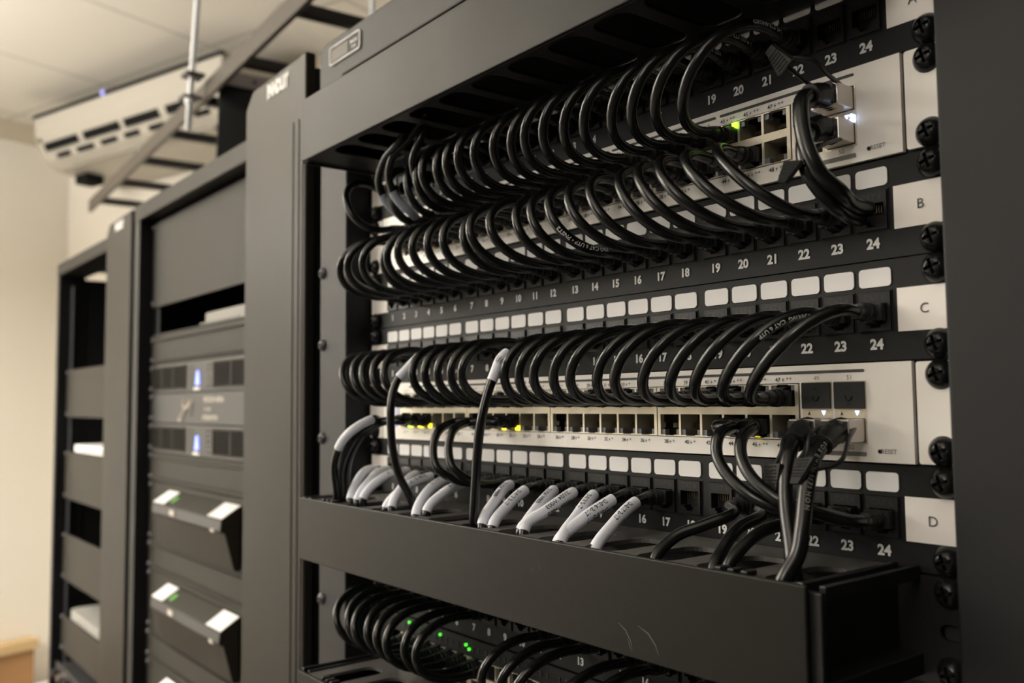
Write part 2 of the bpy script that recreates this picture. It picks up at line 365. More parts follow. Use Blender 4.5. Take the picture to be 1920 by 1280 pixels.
def make_switch(z0, label, leds_top, leds_bot, upper):
    t = empty('network_switch', (0, 0, z0), label, 'network switch', 'silver forty-eight port switches in the near rack')
    bx = [(XS(1) - .0088, XS(6) + .0079), (XS(7) - .0079, XS(12) + .0079), (XS(13) - .0079, XS(18) + .0088), (XS(19) - .0088, XS(24) + .0088)]
    zb = .0096
    hole = rect(bx[0][0] - .0004, bx[3][1] + .0004, zb - .0006, zb + .0264)
    sfp = [rect(.1673, .1826, .0086, .0362), rect(.1840, .1993, .0086, .0362)]
    MB().plate(rect(-.2205, .2205, .0006, U - .0004), [hole] + sfp, -.0020, .0005, 'silver').build('front_panel', t)
    MB().box(-.2205, .2205, .0165, .30, .0008, U - .0006, 'silver').build('case', t)
    MB().box(-.219, .219, .012, .016, .001, U - .001, 'hole').build('port_backing', t)
    for s in (-1, 1):
        a, c = sorted((s * .2222, s * .2411)); MB().plate(rrect(a, c, .0008, U - .0008, .0012), [], -.0018, 0, 'silver').build('mounting_ear', t)
    for i, (a, c) in enumerate(bx):
        b = MB(); portblock(b, [XS(n) for n in range(i * 6 + 1, i * 6 + 7)], zb); b.build('port_block', t)
        w = MB()
        for n in range(i * 6 + 1, i * 6 + 7):
            x = XS(n)
            if n % 6: w.box(x + .0066, x + .0078, -.0008, .012, zb, zb + .0258, 'nickel')
            w.box(x - .0060, x + .0060, .0075, .0080, zb + .004, zb + .0065, 'copper'); w.box(x - .0060, x + .0060, .0075, .0080, zb + .0195, zb + .0215, 'copper')
        w.box(a + .0006, c - .0006, -.0008, .012, zb + .0116, zb + .0150, 'nickel'); w.build('port_shield', t)
    for n in range(1, 25):
        obj('light_pipe', PIPE, t, (XS(n), 0, zb + .0020)); obj('light_pipe', PIPE, t, (XS(n), 0, zb + .0240))
    # printed lines, port numbers
    b = MB()
    for a, c in ((.1235, .1988), (.0445, .1205), (-.0350, .0415), (-.1145, -.0380), (-.1800, -.1175)): b.plate(rrect(a, c, .0402, .0414, .0005), [], -.0024, -.0019, 'inkdark')
    for n in range(1, 25):
        for num, z in ((2 * n - 1, .0376), (2 * n, .0064)):
            b.text(str(num), XS(n) - .0026, z, .0029, -.0023, 'inkdark', .01); bolt(b, XS(n) + .0003, z, .0014, -.0023, 'inkdark')
            b.text('++' if n > 21 else '+', XS(n) + (.0036 if n > 21 else .0026), z + .0004, .0030, -.0023, 'inkdark', .0)
    for s, x, z in (('49', .1749, .0378), ('51', .1916, .0378), ('50', .1749, .0068), ('52', .1916, .0068)): b.text(s, x, z, .0028, -.0023, 'inkgrey', .0)
    b.plate(rrect(.1700, .1985, .0030, .0049, .0004), [], -.0023, -.0019, 'inkgrey')
    b.text('RESET', .2092, .0054, .0027, -.0023, 'inkgrey', .01); b.cyl((.2050, -.0024, .0054), (.2050, .001, .0054), .0009, 'hole', 14)
    b.build('printed_marking', t)
    # SFP cages
    for x in (.17495, .19165):
        b = MB(); b.plate(rect(x - .0078, x + .0078, .0084, .0364), [rect(x - .0071, x + .0071, .0091, .0196), rect(x - .0071, x + .0071, .0247, .0358)], -.0022, .012, 'nickel')
        b.box(x - .0071, x + .0071, .0115, .0125, .0090, .0358, 'hole')
        b.add([(x - .0050, -.0024, .0210), (x - .0034, -.0024, .0210), (x - .0042, -.0024, .0228)], [(0, 1, 2)], 'inkdark')
        b.build('sfp_cage', t)
        q = MB(); q.add([(x + .0022, -.0025, .0230), (x + .0044, -.0025, .0230), (x + .0033, -.0025, .0208)], [(0, 1, 2)], 'ledwhite'); q.build('link_light', t)['label'] = 'lit pale blue triangle'
    if not upper:
        for x in (.17495, .19165):
            b = MB(); b.plate(rrect(x - .0073, x + .0073, .0239, .0359, .0003), [], -.0036, .006, 'plug')
            b.add([(x - .0008, -.0038, .0326), (x + .0008, -.0038, .0326), (x, -.0038, .0340)], [(0, 1, 2)], 'hole')
            b.add([(x - .0012, -.0038, .0262), (x + .0012, -.0038, .0262), (x, -.0038, .0252)], [(0, 2, 1)], 'hole')
            arc = [(x + .0016 * math.cos(a), -.0038, .0296 + .0020 * math.sin(a)) for a in [PI + PI * i / 8 for i in range(9)]]
            b.tube(arc, .0003, 'hole', 6); b.build('dust_cap', t, bevel=.0003)['label'] = 'black dust cap with embossed arrows'
    else:
        for x in (.17495,):
            b = MB(); b.plate(rrect(x - .0073, x + .0073, .0239, .0359, .0003), [], -.0036, .006, 'plug'); b.build('dust_cap', t, bevel=.0003)
    for n, side, row, k in leds_top + leds_bot:
        zz = zb + (.0240 if row else .0020); x = XS(n) + side * .0053
        MB().box(x - .0014, x + .0014, -.0034, .0, zz - .0014, zz + .0014, k).build('port_light', t)['label'] = 'lit port status light'
    d = MB().plate(rrect(-.2110, -.1960, .0130, .0320, .002), [], -.0024, -.0019, 'bluedim' if False else 'silver')
    d.plate(rrect(-.2085, -.2070, .0195, .0255, .0006), [], -.0028, -.0019, 'blue'); d.plate(rrect(-.1995, -.1980, .0195, .0245, .0006), [], -.0028, -.0019, 'bluedim')
    if not upper: d.plate(rrect(-.2010, -.1995, .0095, .0125, .0006), [], -.0028, -.0019, 'bluedim')
    d.build('status_display', t)['label'] = 'small blue lit status marks'
    screws(t, (.00635, .0381))
    return t
make_switch(2 * U, 'upper silver network switch between panels A and B with a bright green port light', [(22, 1, 1, 'green'), (21, 1, 1, 'amber'), (4, -1, 0, 'amber')], [], True)
make_switch(-U, 'lower silver network switch between panels C and D with lit yellow port lights', [], [(1, 1, 0, 'green'), (2, -1, 0, 'yellow'), (2, 1, 0, 'yellow'), (3, -1, 0, 'yellow'), (3, 1, 0, 'yellow'), (9, 1, 0, 'yellow'), (10, 1, 0, 'yellow'), (23, 0, 0, 'yellow')], False)

# black switch with green lights
bs = empty('network_switch', (0, 0, -5 * U), 'black network switch with green link lights under the wide cable manager cover', 'network switch')
b = MB(); b.plate(rect(-.2205, .2205, .0006, U - .0004), [rect(-.208, .196, .0096 - .0006 - .004, .0096 + .0264 - .004)], -.002, .0005, 'panel'); b.build('front_panel', bs)
MB().box(-.2413, -.2205, -.0018, 0, .0006, U - .0006, 'panel').box(.2205, .2413, -.0018, 0, .0006, U - .0006, 'panel').build('mounting_ear', bs)
MB().box(-.219, .219, .0125, .30, .001, U - .001, 'hole').build('case', bs)
for i in range(4):
    b = MB(); portblock(b, [XS(n) for n in range(i * 6 + 1, i * 6 + 7)], .0056); b.build('port_block', bs)
b = MB()
for n in range(1, 25):
    for s in (-1, 1):
        for zz in (.0352, .0372): b.box(XS(n) + s * .0032 - .0006, XS(n) + s * .0032 + .0006, -.0026, -.0018, zz + .0008, zz + .002, 'inkdark')
b.build('indicator_window', bs)
for x, z in ((-.2084, -.1795), (-.1941, -.1798), (-.1809, -.1801), (-.1674, -.1804), (-.1530, -.1808), (-.1390, -.1812), (-.107, -.1820), (-.1033, -.1843), (.012, -.1868), (.028, -.1880)):
    MB().cyl((x + .001, -.0034, z + 5 * U - .001), (x + .001, -.0015, z + 5 * U - .001), .0011, 'greenlink', 12).build('link_light', bs)['label'] = 'lit green link light'
screws(bs, (.00635, .0381))

# ------------------------------------------------ horizontal cable managers
def make_manager(z0, ct, cb, label, zp=None):
    t = empty('horizontal_cable_manager', (0, 0, z0), label, 'cable manager', 'finger duct cable managers in the near rack')
    hole = [rrect(s * .2326 - .0045, s * .2326 + .0045, .0190, .0255, .0030) for s in (-1, 1)]
    MB().plate(rect(-.2413, .2413, .0004, U - .0004), hole, -.0018, 0, 'nylon').build('back_plate', t)
    zt = (zp if zp is not None else ct - .0015)
    for z in (zt, cb + .0025):
        tp = zp is not None; sw, pit = (.0250, .0344) if tp else (.0222, .0350); holes = []; x = (.0972 if tp else .0850) - pit * 8
        while x < .200:
            if x > -.206: holes.append(rrect(x, min(x + sw, .2060), -.0705, -.0200 if tp else -.0265, .0085, 6))
            x += pit
        MB().plate(rect(-.208, .208, -.0735, -.0018), [] if (zp is not None and z == zt) else holes, z - .0022, z, 'nylon' if tp else 'duct', 'XY').build('duct_plate', t, bevel=.0006)  # topmost manager: upper plate left solid to block the bright ceiling
    MB().box(-.216, .216, -.0762, -.0738, cb, ct, 'paint').build('cover', t, bevel=.0007)
    for s in (-1, 1):
        b = MB()
        for xa in (.2086, .2180):
            a, c = sorted((s * xa, s * (xa + .0028))); b.box(a, c, -.0705, -.0018, zt - .005, zt + .0012, 'nylon')
            b.box(a, c, -.0705, -.0018, cb, cb + .005, 'nylon')
        a, c = sorted((s * .2086, s * .2208)); b.box(a, c, -.0735, -.0705, cb, zt - .001, 'nylon')
        b.box(a, c, -.0705, -.0018, cb + .004, cb + .009, 'nylon')
        a, c = sorted((s * .2086, s * .2105)); b.box(a, c, -.0705, -.0018, cb + .004, zt - .004, 'nylon')
        b.build('side_arm', t, bevel=.0006)
        q = MB()
        for i in range(3): x = s * (.1785 + (i - 1) * .0066); q.box(x - .0016, x + .0016, -.0722, -.0655, zt, zt + .0022, 'nylon')
        q.build('latch_peg', t, bevel=.0004)
    screws(t, (.00635, .0381))
    return t
mg = make_manager(-3 * U, -.0850 + 3 * U, -.1300 + 3 * U, 'black horizontal cable manager with a wide scratched cover below panel D')
make_manager(4 * U, .2155 - 4 * U, .1680 - 4 * U, 'topmost black horizontal cable manager above panel A', .2120 - 4 * U)
make_manager(-6 * U, -.2105 + 6 * U, -.2560 + 6 * U, 'lowest black horizontal cable manager under the green-lit switch')
for pts in ([(.0630, -.0965), (.0634, -.0985), (.0641, -.0998)], [(.118, -.1160), (.1225, -.1185), (.1255, -.1225), (.1270, -.1270)], [(.1235, -.1215), (.1250, -.1245), (.1262, -.1275)], [(.130, -.1150), (.1365, -.1175), (.1405, -.1215), (.1425, -.1260)], [(.056, -.1005), (.0572, -.1015)]):
    MB().tube([(x, -.0763, z + 3 * U) for x, z in pts], [.00004] + [.00018] * (len(pts) - 2) + [.00004], 'scratch', 6).build('scratch', mg)['label'] = 'thin pale scratch on the cover'

# ------------------------------------------------ cables
RC = .0028
def plug_mesh(flip=1):
    b = MB(); b.box(-.0057, .0057, -.0062, .0035, -.0036, .0036, 'plug')
    b.hexa([(-.0025, -.0060, -.0036 * flip), (-.0025, -.0060, -.0044 * flip), (-.0025, .001, -.0036 * flip), (-.0025, .001, -.0062 * flip), (.0025, -.0060, -.0036 * flip), (.0025, -.0060, -.0044 * flip), (.0025, .001, -.0036 * flip), (.0025, .001, -.0062 * flip)], 'plug')
    return b.mesh('plug')
def boot_mesh():
    b = MB(); ys = [-.0060, -.0078, -.0080, -.0092, -.0094, -.0108, -.0110, -.0124, -.0126, -.0165]; rs = [.0043, .0043, .0037, .0037, .0042, .0041, .0035, .0035, .0039, .0031]
    b.tube([(0, y, 0) for y in ys], rs, 'plug', 14); return b.mesh('strain_relief_boot')
PLUG = [plug_mesh(1), plug_mesh(-1)]; BOOT = boot_mesh()
def bez(a, b, c, d, n=18):
    out = []
    for i in range(n + 1): t = i / n; out.append(a * (1 - t) ** 3 + b * 3 * (1 - t) ** 2 * t + c * 3 * (1 - t) * t * t + d * t ** 3)
    return out
def spline(pts, sub=7):
    P = [V(p) for p in pts]; Q = [P[0] * 2 - P[1]] + P + [P[-1] * 2 - P[-2]]; out = []
    for i in range(1, len(Q) - 2):
        p0, p1, p2, p3 = Q[i - 1:i + 3]
        for k in range(sub):
            t = k / sub
            out.append(.5 * ((2 * p1) + (p2 - p0) * t + (2 * p0 - 5 * p1 + 4 * p2 - p3) * t * t + (3 * p1 - p0 - 3 * p2 + p3) * t ** 3))
    out.append(P[-1]); return out
def path_text(b, path, txt, s0, size, r, k, side):
    # letters wrapped round the jacket, on the side of direction `side`
    L = [0]
    for i in range(1, len(path)): L.append(L[-1] + (path[i] - path[i - 1]).length)
    vs, fs = text_data(txt, .02, 'LEFT'); out = []; side = V(side).normalized()
    for x, z in vs:
        s = min(max(s0 + x * size, 0), L[-1] - 1e-5); i = max(j for j in range(len(L)) if L[j] <= s); i = min(i, len(path) - 2)
        f = (s - L[i]) / (L[i + 1] - L[i]); p = path[i].lerp(path[i + 1], f)
        ta = (path[min(i + 1, len(path) - 1)] - path[max(i - 1, 0)]).normalized(); tb = (path[min(i + 2, len(path) - 1)] - path[i]).normalized(); t = ta.lerp(tb, f).normalized()
        n = (side - t * side.dot(t)).normalized(); bn = n.cross(t); a = z * size / r
        out.append(p + (n * math.cos(a) + bn * math.sin(a)) * (r + .00012))
    b.add(out, fs, k)
def cable(label, path, plugs, group, r=RC, sleeve=None, sk='sleeve', txt=None, marks=None, name='patch_cable'):
    p0 = path[0]; t = empty(name, p0, label, 'cable', group)
    rel = [V(p) - V(p0) for p in path]
    jk = MB().tube(rel, r, 'cable', 12)
    jk.build('cable_jacket', t)
    if txt:
        q = MB()
        for s, s0, size, side in txt: path_text(q, rel, s, s0, size, r, 'ink', side)
        q.build('jacket_print', t)
    for x, z, fl in plugs:
        o = V((x, 0, z)) - V(p0); pg = obj('plug', PLUG[fl], t, o); obj('strain_relief_boot', BOOT, pg)
    if sleeve:
        i0, i1 = sleeve; sl = MB().tube(rel[i0:i1 + 1], r * 1.14, sk, 14)
        for kk in range(2):
            if marks: path_text(sl, rel[i0:i1 + 1], marks, .006 + kk * .001, .0036, r * 1.15, 'inkdark', (.5, -.8, .3 - kk * .9))
        sl.build('label_sleeve', t)['label'] = 'white wrap-around label sleeve' if sk == 'sleeve' else 'grey wrap-around label sleeve'
    return t
def loop(xj, zj, xs, zs, h, bulge, jx=0):
    a = V((xj, -.016, zj)); d = V((xs, -.016, zs)); s = 1 if zj > zs else -1
    return [V((xj, -.003, zj))] + bez(a, a + V((jx, -h, s * bulge)), d + V((jx, -h, -s * bulge)), d) + [V((xs, -.003, zs))]
JP = .0212
CH = {24: .036, 23: .0386, 22: .0418, 21: .0423, 20: .0468, 19: .0525, 18: .0446, 17: .0514, 16: .0488, 15: .0502, 14: .0472, 13: .0448, 11: .0529, 10: .049, 9: .0482, 8: .0475, 7: .0468, 5: .0483, 4: .0474, 3: .047, 2: .0453, 1: .0458}
BH = {23: .0372, 22: .0466, 21: .0492, 20: .0471, 19: .0446, 18: .0487, 17: .0505, 16: .0514, 15: .051, 14: .0488, 13: .0582, 12: .059, 11: .0505, 10: .0563, 9: .0579, 8: .0596, 7: .0614, 6: .0574, 5: .0483, 4: .059, 3: .0634, 2: .0603}
AH = {22: .0487, 21: .0524, 20: .053, 19: .0513, 18: .0541, 17: .0543, 16: .0563, 15: .0566, 14: .0528, 13: .0539, 12: .0543, 11: .0554, 10: .0528, 9: .0485, 8: .0496, 7: .0419, 6: .036, 4: .030, 1: .0421}
EH = {1: .052, 2: .0505, 3: .0551, 4: .0534, 5: .056, 6: .0585, 7: .0554, 8: .0573, 12: .051, 13: .053, 14: .0562, 16: .0547, 17: .045, 19: .0594}
sd = (.2, -.9, .35)
for n, h in AH.items():
    tx = {22: [('E145 STRANDED', .012, .0026, (.6, -.75, .1))], 21: [('E14 PURE STRANDED', .010, .0026, (.6, -.75, .1))], 20: [('3JEE-3312', .014, .0026, (.6, -.75, .1))], 18: [('STRANDED 24AWG', .012, .0024, (.6, -.75, .1))], 16: [('CAT 6 UTP 24AWG', .012, .0024, (.6, -.75, .1))]}.get(n)
    cable('black patch cable looping from port %d of panel A down to the switch below' % n, loop(XJ(n), 3 * U + JP, XS(n), 3 * U - .0155, h, .012 + random.uniform(-.001, .001)),
          [(XJ(n), 3 * U + JP, 0), (XS(n), 3 * U - .0155, 1)], 'patch cables between panel A and the upper switch', txt=tx)
for n, h in BH.items():
    tx = {16: [('PRO CAT 6 UTP \u2022 PNST2', .022, .0030, (.35, -.9, .25))]}.get(n)
    cable('black patch cable looping from port %d of panel B up to the upper silver switch' % n, loop(XJ(n), U + JP, XS(n), 3 * U - .029, h, .006 + random.uniform(-.001, .001)),
          [(XJ(n), U + JP, 0), (XS(n), 3 * U - .029, 0)], 'patch cables between panel B and the upper switch', txt=tx)
for n, h in CH.items():
    tx = {23: [('Stranded 24AWG  CAT 6 UTP', .014, .0026, (.5, -.75, -.45))]}.get(n)
    cable('black patch cable looping from port %d of panel C down to the lower silver switch' % n, loop(XJ(n), JP, XS(n), -.0155, h, .006 + random.uniform(-.001, .001)),
          [(XJ(n), JP, 0), (XS(n), -.0155, 1)], 'patch cables between panel C and the lower switch', txt=tx)
for n, h in EH.items():
    cable('black patch cable looping over the green-lit switch from port %d above it' % n, loop(XJ(n), -4 * U + JP, XS(n), -5 * U + .0275, h, .006 + random.uniform(-.001, .001)),
          [(XJ(n), -4 * U + JP, 0), (XS(n), -5 * U + .0275, 1)], 'patch cables between the lowest panel and the black switch')
DZ = -2 * U + JP
def dpath(x, z, pts, drop=True):
    P = [(x, -.003, z), (x, -.016, z)] + pts
    if drop: P = P + [(P[-1][0] * .99, P[-1][1] + .004, P[-1][2] - .020)]
    return spline(P)
DC = {17: [(.0787, -.026, -.0705), (.0828, -.044, -.0785), (.0851, -.060, -.091)], 16: [(.0607, -.026, -.0705), (.0610, -.045, -.0780), (.0589, -.061, -.0895)],
      15: [(.0455, -.024, -.0690), (.0545, -.043, -.0770), (.0615, -.0610, -.0885)], 14: [(.0300, -.026, -.0685), (.0325, -.045, -.0755), (.0291, -.061, -.0855)],
      13: [(.0140, -.026, -.0685), (.0230, -.044, -.0750), (.0315, -.0610, -.0860)], 12: [(-.0085, -.026, -.0680), (-.0030, -.044, -.0755), (.0035, -.061, -.0865)],
      11: [(-.0265, -.027, -.0675), (-.0160, -.044, -.0740), (-.0065, -.061, -.0865)], 8: [(-.0777, -.026, -.0696), (-.0690, -.045, -.0735), (-.0663, -.060, -.0840)],
      7: [(-.0991, -.026, -.0684), (-.0880, -.046, -.0745), (-.0775, -.0610, -.0876)], 6: [(-.1183, -.026, -.0676), (-.1150, -.045, -.0728), (-.1161, -.060, -.0860)],
      5: [(-.1332, -.028, -.0670), (-.1180, -.045, -.0716), (-.1072, -.061, -.0850)], 4: [(-.1500, -.025, -.0650), (-.1470, -.045, -.0685), (-.1475, -.060, -.0820)],
      3: [(-.1730, -.028, -.0653), (-.1610, -.045, -.0692), (-.1539, -.061, -.0840)], 2: [(-.1880, -.030, -.0650), (-.1760, -.046, -.0685), (-.1640, -.061, -.0840)]}
for n, pts in DC.items():
    cable('white-sleeved black cable running from port %d of panel D into the duct' % n, dpath(XJ(n), DZ, pts), [(XJ(n), DZ, 0)], 'white-sleeved patch cables from panel D',
          sleeve=((15 if n in (10, 12) else 12), 28), marks='I2.U24 W003' if n in (14, 13, 11) else 'D-0%d 2-17' % n)
for n, pts, nb in ((20, [(.1430, -.025, -.0695), (.1351, -.036, -.0745), (.1257, -.046, -.0800), (.1231, -.058, -.0912)], ''), (21, [(.1594, -.026, -.0690), (.1582, -.040, -.0730), (.1586, -.052, -.0810), (.1606, -.062, -.0917)], ''), (22, [(.1748, -.026, -.0700), (.1709, -.040, -.0730), (.1686, -.052, -.0795), (.1667, -.060, -.0893)], '')):
    cable('bare black cable curving from port %d of panel D into the duct' % n, dpath(XJ(n), DZ, pts), [(XJ(n), DZ, 0)], 'bare patch cables from panel D')
ZB2 = -.0290
for n, k, pts in ((23, 22, [(.1420, -.022, -.0285), (.1451, -.036, -.0322), (.1471, -.040, -.0417), (.1554, -.042, -.0508), (.1673, -.042, -.0582), (.1795, -.036, -.0640), (.1860, -.025, -.0675)]),
                  (24, 23, [(.1540, -.022, -.0285), (.1583, -.036, -.0331), (.1621, -.042, -.0410), (.1698, -.045, -.0498), (.1826, -.045, -.0579), (.1939, -.038, -.0625), (.2020, -.026, -.0665)]),
                  (9, 9, [(-.0860, -.024, -.0290), (-.0829, -.040, -.0347), (-.0802, -.046, -.0472), (-.0740, -.046, -.0589), (-.0670, -.036, -.0660), (-.0650, -.026, -.0680)]),
                  (10, 10, [(-.0700, -.024, -.0290), (-.0656, -.040, -.0337), (-.0624, -.046, -.0466), (-.0559, -.046, -.0580), (-.0495, -.036, -.0660), (-.0476, -.026, -.0680)])):
    P = [(XS(k), -.003, ZB2), (XS(k), -.016, ZB2)] + pts + [(XJ(n), -.016, DZ), (XJ(n), -.003, DZ)]
    cable('black cable hanging in a bow from the lower switch to port %d of panel D' % n, spline(P), [(XS(k), ZB2, 0), (XJ(n), DZ, 0)], 'patch cables between the lower switch and panel D')
for n, pts, s in ((12, [(-.0110, -.024, .0190), (-.0060, -.038, .0149), (-.0052, -.047, .0095), (-.0050, -.052, .0006), (-.0065, -.056, -.0102), (-.0081, -.060, -.0272), (-.0106, -.061, -.0456), (-.0116, -.062, -.0671), (-.0134, -.062, -.0892)], (24, 38)),
                  (6, [(-.1170, -.024, .0200), (-.1080, -.038, .0160), (-.1076, -.048, .0074), (-.1112, -.055, -.0023), (-.1098, -.060, -.0176), (-.1084, -.060, -.0424), (-.1063, -.056, -.0636), (-.0980, -.050, -.0827)], (20, 33))):
    cable('long white-sleeved black cable dropping from port %d of panel C into the duct' % n, dpath(XJ(n), JP, pts), [(XJ(n), JP, 0)], 'long cables from panel C to the duct', sleeve=s, marks='IIII')
LX = [((-.1599, -.045, -.0272), (-.1563, -.062, -.0336), (-.1647, -.068, -.0437), (-.1752, -.068, -.0592), (-.1765, -.066, -.0765), (-.177, -.064, -.0884)),
      ((-.1649, -.040, -.0300), (-.1598, -.058, -.0383), (-.1659, -.064, -.0514), (-.1723, -.064, -.0668), (-.1757, -.060, -.0886)),
      ((-.1641, -.036, -.0301), (-.1629, -.052, -.0385), (-.1692, -.058, -.0518), (-.1718, -.060, -.0670), (-.1731, -.058, -.0885))]
for i, pts in enumerate(LX):
    x = XS(i + 1)
    cable(('leftmost black cable bending out of the lower switch, white sleeve on its bend', 'black cable bending out of the lower switch just inside the white-sleeved one', 'black cable bending out of the lower switch, innermost of the three at its left end')[i],
          dpath(x, ZB2, [(x + (.168 - .16) * .3, -.026, ZB2)] + list(pts)), [(x, ZB2, 0)], 'cables bending out of the left end of the lower switch', sleeve=(22, 37) if i == 0 else None, marks=None)
TL = [((-.1328, -.030, .1205), (-.1367, -.040, .1307), (-.1362, -.046, .1452), (-.1262, -.048, .1581), (-.1114, -.044, .1675), (-.0958, -.040, .1811)),
      ((-.1490, -.030, .1217), (-.1518, -.040, .1316), (-.1506, -.046, .1442), (-.1346, -.050, .1570), (-.1150, -.050, .1650), (-.1084, -.045, .1796)),
      ((-.1015, -.030, .1199), (-.1017, -.042, .1313), (-.0977, -.050, .1459), (-.0902, -.050, .1577), (-.0841, -.045, .1737))]
for (k, pts, w_) in zip((4, 3, 6), TL, ('the middle', 'the leftmost', 'the rightmost')):
    x, z = XS(k), 3 * U - .0155
    cable('grey-sleeved black cable rising from the upper switch, %s of three' % w_, spline([(x, -.003, z), (x, -.016, z)] + list(pts)), [(x, z, 1)], 'grey-sleeved cables rising to the top duct', sleeve=(11, 23), sk='sleeve_grey')
# thick direct-attach cables with metal connectors and pull tabs
def dac(label, x, z, pts, tabs, pad, group, txt=None, end=True):
    p0 = V((x, -.003, z)); t = empty('network_cable', p0, label, 'cable', group)
    P = spline([(x, -.003, z), (x + .0004, -.013, z)] + pts); rel = [p - p0 for p in P]
    MB().tube(rel, .0034, 'cable', 14).build('cable_jacket', t)
    q = MB().box(-.0068, .0068, -.0120, .006, -.0050, .0050, 'steel'); q.box(-.0058, .0058, -.0145, -.0120, -.0042, .0042, 'plug'); q.build('connector_shell', t, bevel=.0004)['label'] = 'bare metal connector shell'
    rr = []; seg = rel[5:18]
    for i in range(len(seg)): rr.append(.0058 - .0010 * i / len(seg) - (.0010 if i % 2 else 0))
    MB().tube(seg, rr, 'plug', 14).build('strain_relief_boot', t)
    b = MB()
    for tb in tabs: b.tube([p - p0 for p in spline(tb)], .0010, 'plug', 8)
    c, u, v = [V(a) for a in pad]; n = u.cross(v).normalized() * .0008; c = c - p0
    u = u * 1.45; v = v * 1.25; b.hexa([c + u * i * (1 if j < 0 else .45) + v * j + n * k for i in (-1, 1) for j in (-1, 1) for k in (-1, 1)], 'plug')
    for i in range(6):
        q0 = c + v * (-.8 + .25 * i); b.tube([q0 - u * .6 + n * 1.1, q0 + u * .6 + n * 1.1], .0003, 'jack', 5)
        b.tube([q0 - u * .6 - n * 1.1, q0 + u * .6 - n * 1.1], .0003, 'jack', 5)
    b.build('pull_tab', t, bevel=0)['label'] = 'looped black pull tab'
    if txt:
        q = MB(); path_text(q, rel, txt, .024, .0027, .0034, 'inkgrey', (.75, -.65, .1)); q.build('jacket_print', t)
    return t
dac('thick black cable hanging from metal connector 50 of the lower switch into the duct', .17495, -U + .0144, [(.1790, -.024, -.0325), (.1828, -.036, -.0393), (.1850, -.042, -.0502), (.1879, -.046, -.0630), (.1923, -.050, -.0752), (.1961, -.054, -.0881), (.197, -.054, -.106)],
    [[(.1715, -.006, -.0300), (.1755, -.028, -.0325), (.1785, -.036, -.0395), (.1773, -.042, -.0470)], [(.181, -.006, -.0300), (.186, -.026, -.034), (.187, -.034, -.041), (.181, -.041, -.048)]],
    ((.1778, -.0415, -.0495), (.0055, -.003, .0005), (.0008, -.001, -.0045)), 'thick cables with metal connectors on the lower switch')
dac('thick black printed cable hanging from metal connector 52 of the lower switch into the duct', .19165, -U + .0144, [(.1952, -.026, -.0325), (.1971, -.040, -.0408), (.1987, -.048, -.0533), (.2006, -.054, -.0665), (.2005, -.058, -.0776), (.1969, -.064, -.0894), (.194, -.064, -.106)],
    [[(.1962, -.006, -.0283), (.2026, -.022, -.0329), (.2068, -.036, -.0417), (.1985, -.046, -.0455)], [(.1870, -.006, -.0270), (.1918, -.032, -.0301), (.1950, -.041, -.0386), (.1955, -.047, -.0440)]],
    ((.1960, -.0475, -.0455), (.0050, -.003, .0005), (-.0015, -.001, -.0042)), 'thick cables with metal connectors on the lower switch', txt='\u2022 O O 8 O 8  E V / N  I / 7 I  H O N')
dac('thick black cable from the upper switch to panel B, starting at its higher metal connector', .19165, 2 * U + .0300, [(.1950, -.026, .1165), (.1956, -.038, .1110), (.1995, -.043, .0935), (.2045, -.041, .0785), (.2075, -.030, .0705), (XJ(24) + .0012, -.018, .0672), (XJ(24) + .0012, -.005, .0668)],
    [[(.1962, -.004, .1230), (.1991, -.024, .1252), (.1993, -.034, .1285), (.1900, -.041, .1315)], [(.186, -.006, .1225), (.188, -.030, .127), (.1870, -.038, .1305)]],
    ((.1868, -.0415, .1320), (.0045, -.003, .0005), (-.0025, -.001, .0040)), 'thick cables with metal connectors on the upper switch')
dac('thick black cable from the upper switch to panel B, starting at its lower metal connector', .19165, 2 * U + .0144, [(.1944, -.026, .1022), (.1955, -.037, .0936), (.1985, -.040, .0809), (.2010, -.034, .0715), (.2020, -.024, .0655), (XJ(24) - .0030, -.014, .0632), (XJ(24) - .0030, -.005, .0630)],
    [[(.1855, -.006, .1010), (.1895, -.028, .0905), (.1925, -.036, .0855), (.1922, -.042, .0815)], [(.197, -.006, .101), (.1985, -.030, .092), (.196, -.040, .083)]],
    ((.1920, -.0440, .0800), (.0050, -.003, -.0015), (-.0010, -.002, -.0038)), 'thick cables with metal connectors on the upper switch')
# white-blue link lights beside the upper connectors
b = MB()
for x, z in ((.1995, .1105), (.1995, .1085)): b.cyl((x - .0012, -.0045, z - 2 * U), (x - .0012, -.002, z - 2 * U), .0009, 'ledwhite', 10)
b.build('link_light', [o for o in bpy.data.objects if o.name.startswith('network_switch') and 'upper silver' in o.get('label', '')][0])['label'] = 'two white-blue link lights'

# ------------------------------------------------ gear in the middle rack
def blankpanel(cx, y, z0, z1, label, group, lip=True, mk='blank'):
    t = empty('blanking_panel', (cx, y, z0), label, 'blanking panel', group); h = z1 - z0
    MB().box(-.2413, .2413, -.0025, 0, .0005, h - .0005, mk).build('plate', t, bevel=.0006)
    if lip: MB().box(-.218, .218, -.0065, -.0025, h - .0085, h - .0060, mk).box(-.218, .218, -.0065, -.0025, .0045, .0070, mk).build('fold', t, bevel=.0006)
    n = max(1, round(h / U)); zs = [.0064, h - .0064] if n > 1 else [.0064, h - .0064]
    for s in (-.2326, .2326):
        for z in zs: obj('screw', SCREWG, t, (s, -.0027, z))
    return t
X2, Y2 = -.804, .063
G2 = 'blanking panels in the middle rack'
blankpanel(X2, Y2, .1353, .2688, 'tall grey blanking panel at the top of the middle rack', G2, False)
t = empty('rack_shelf', (X2, Y2, .0909), 'thin black shelf under the pale device in the middle rack', 'shelf')
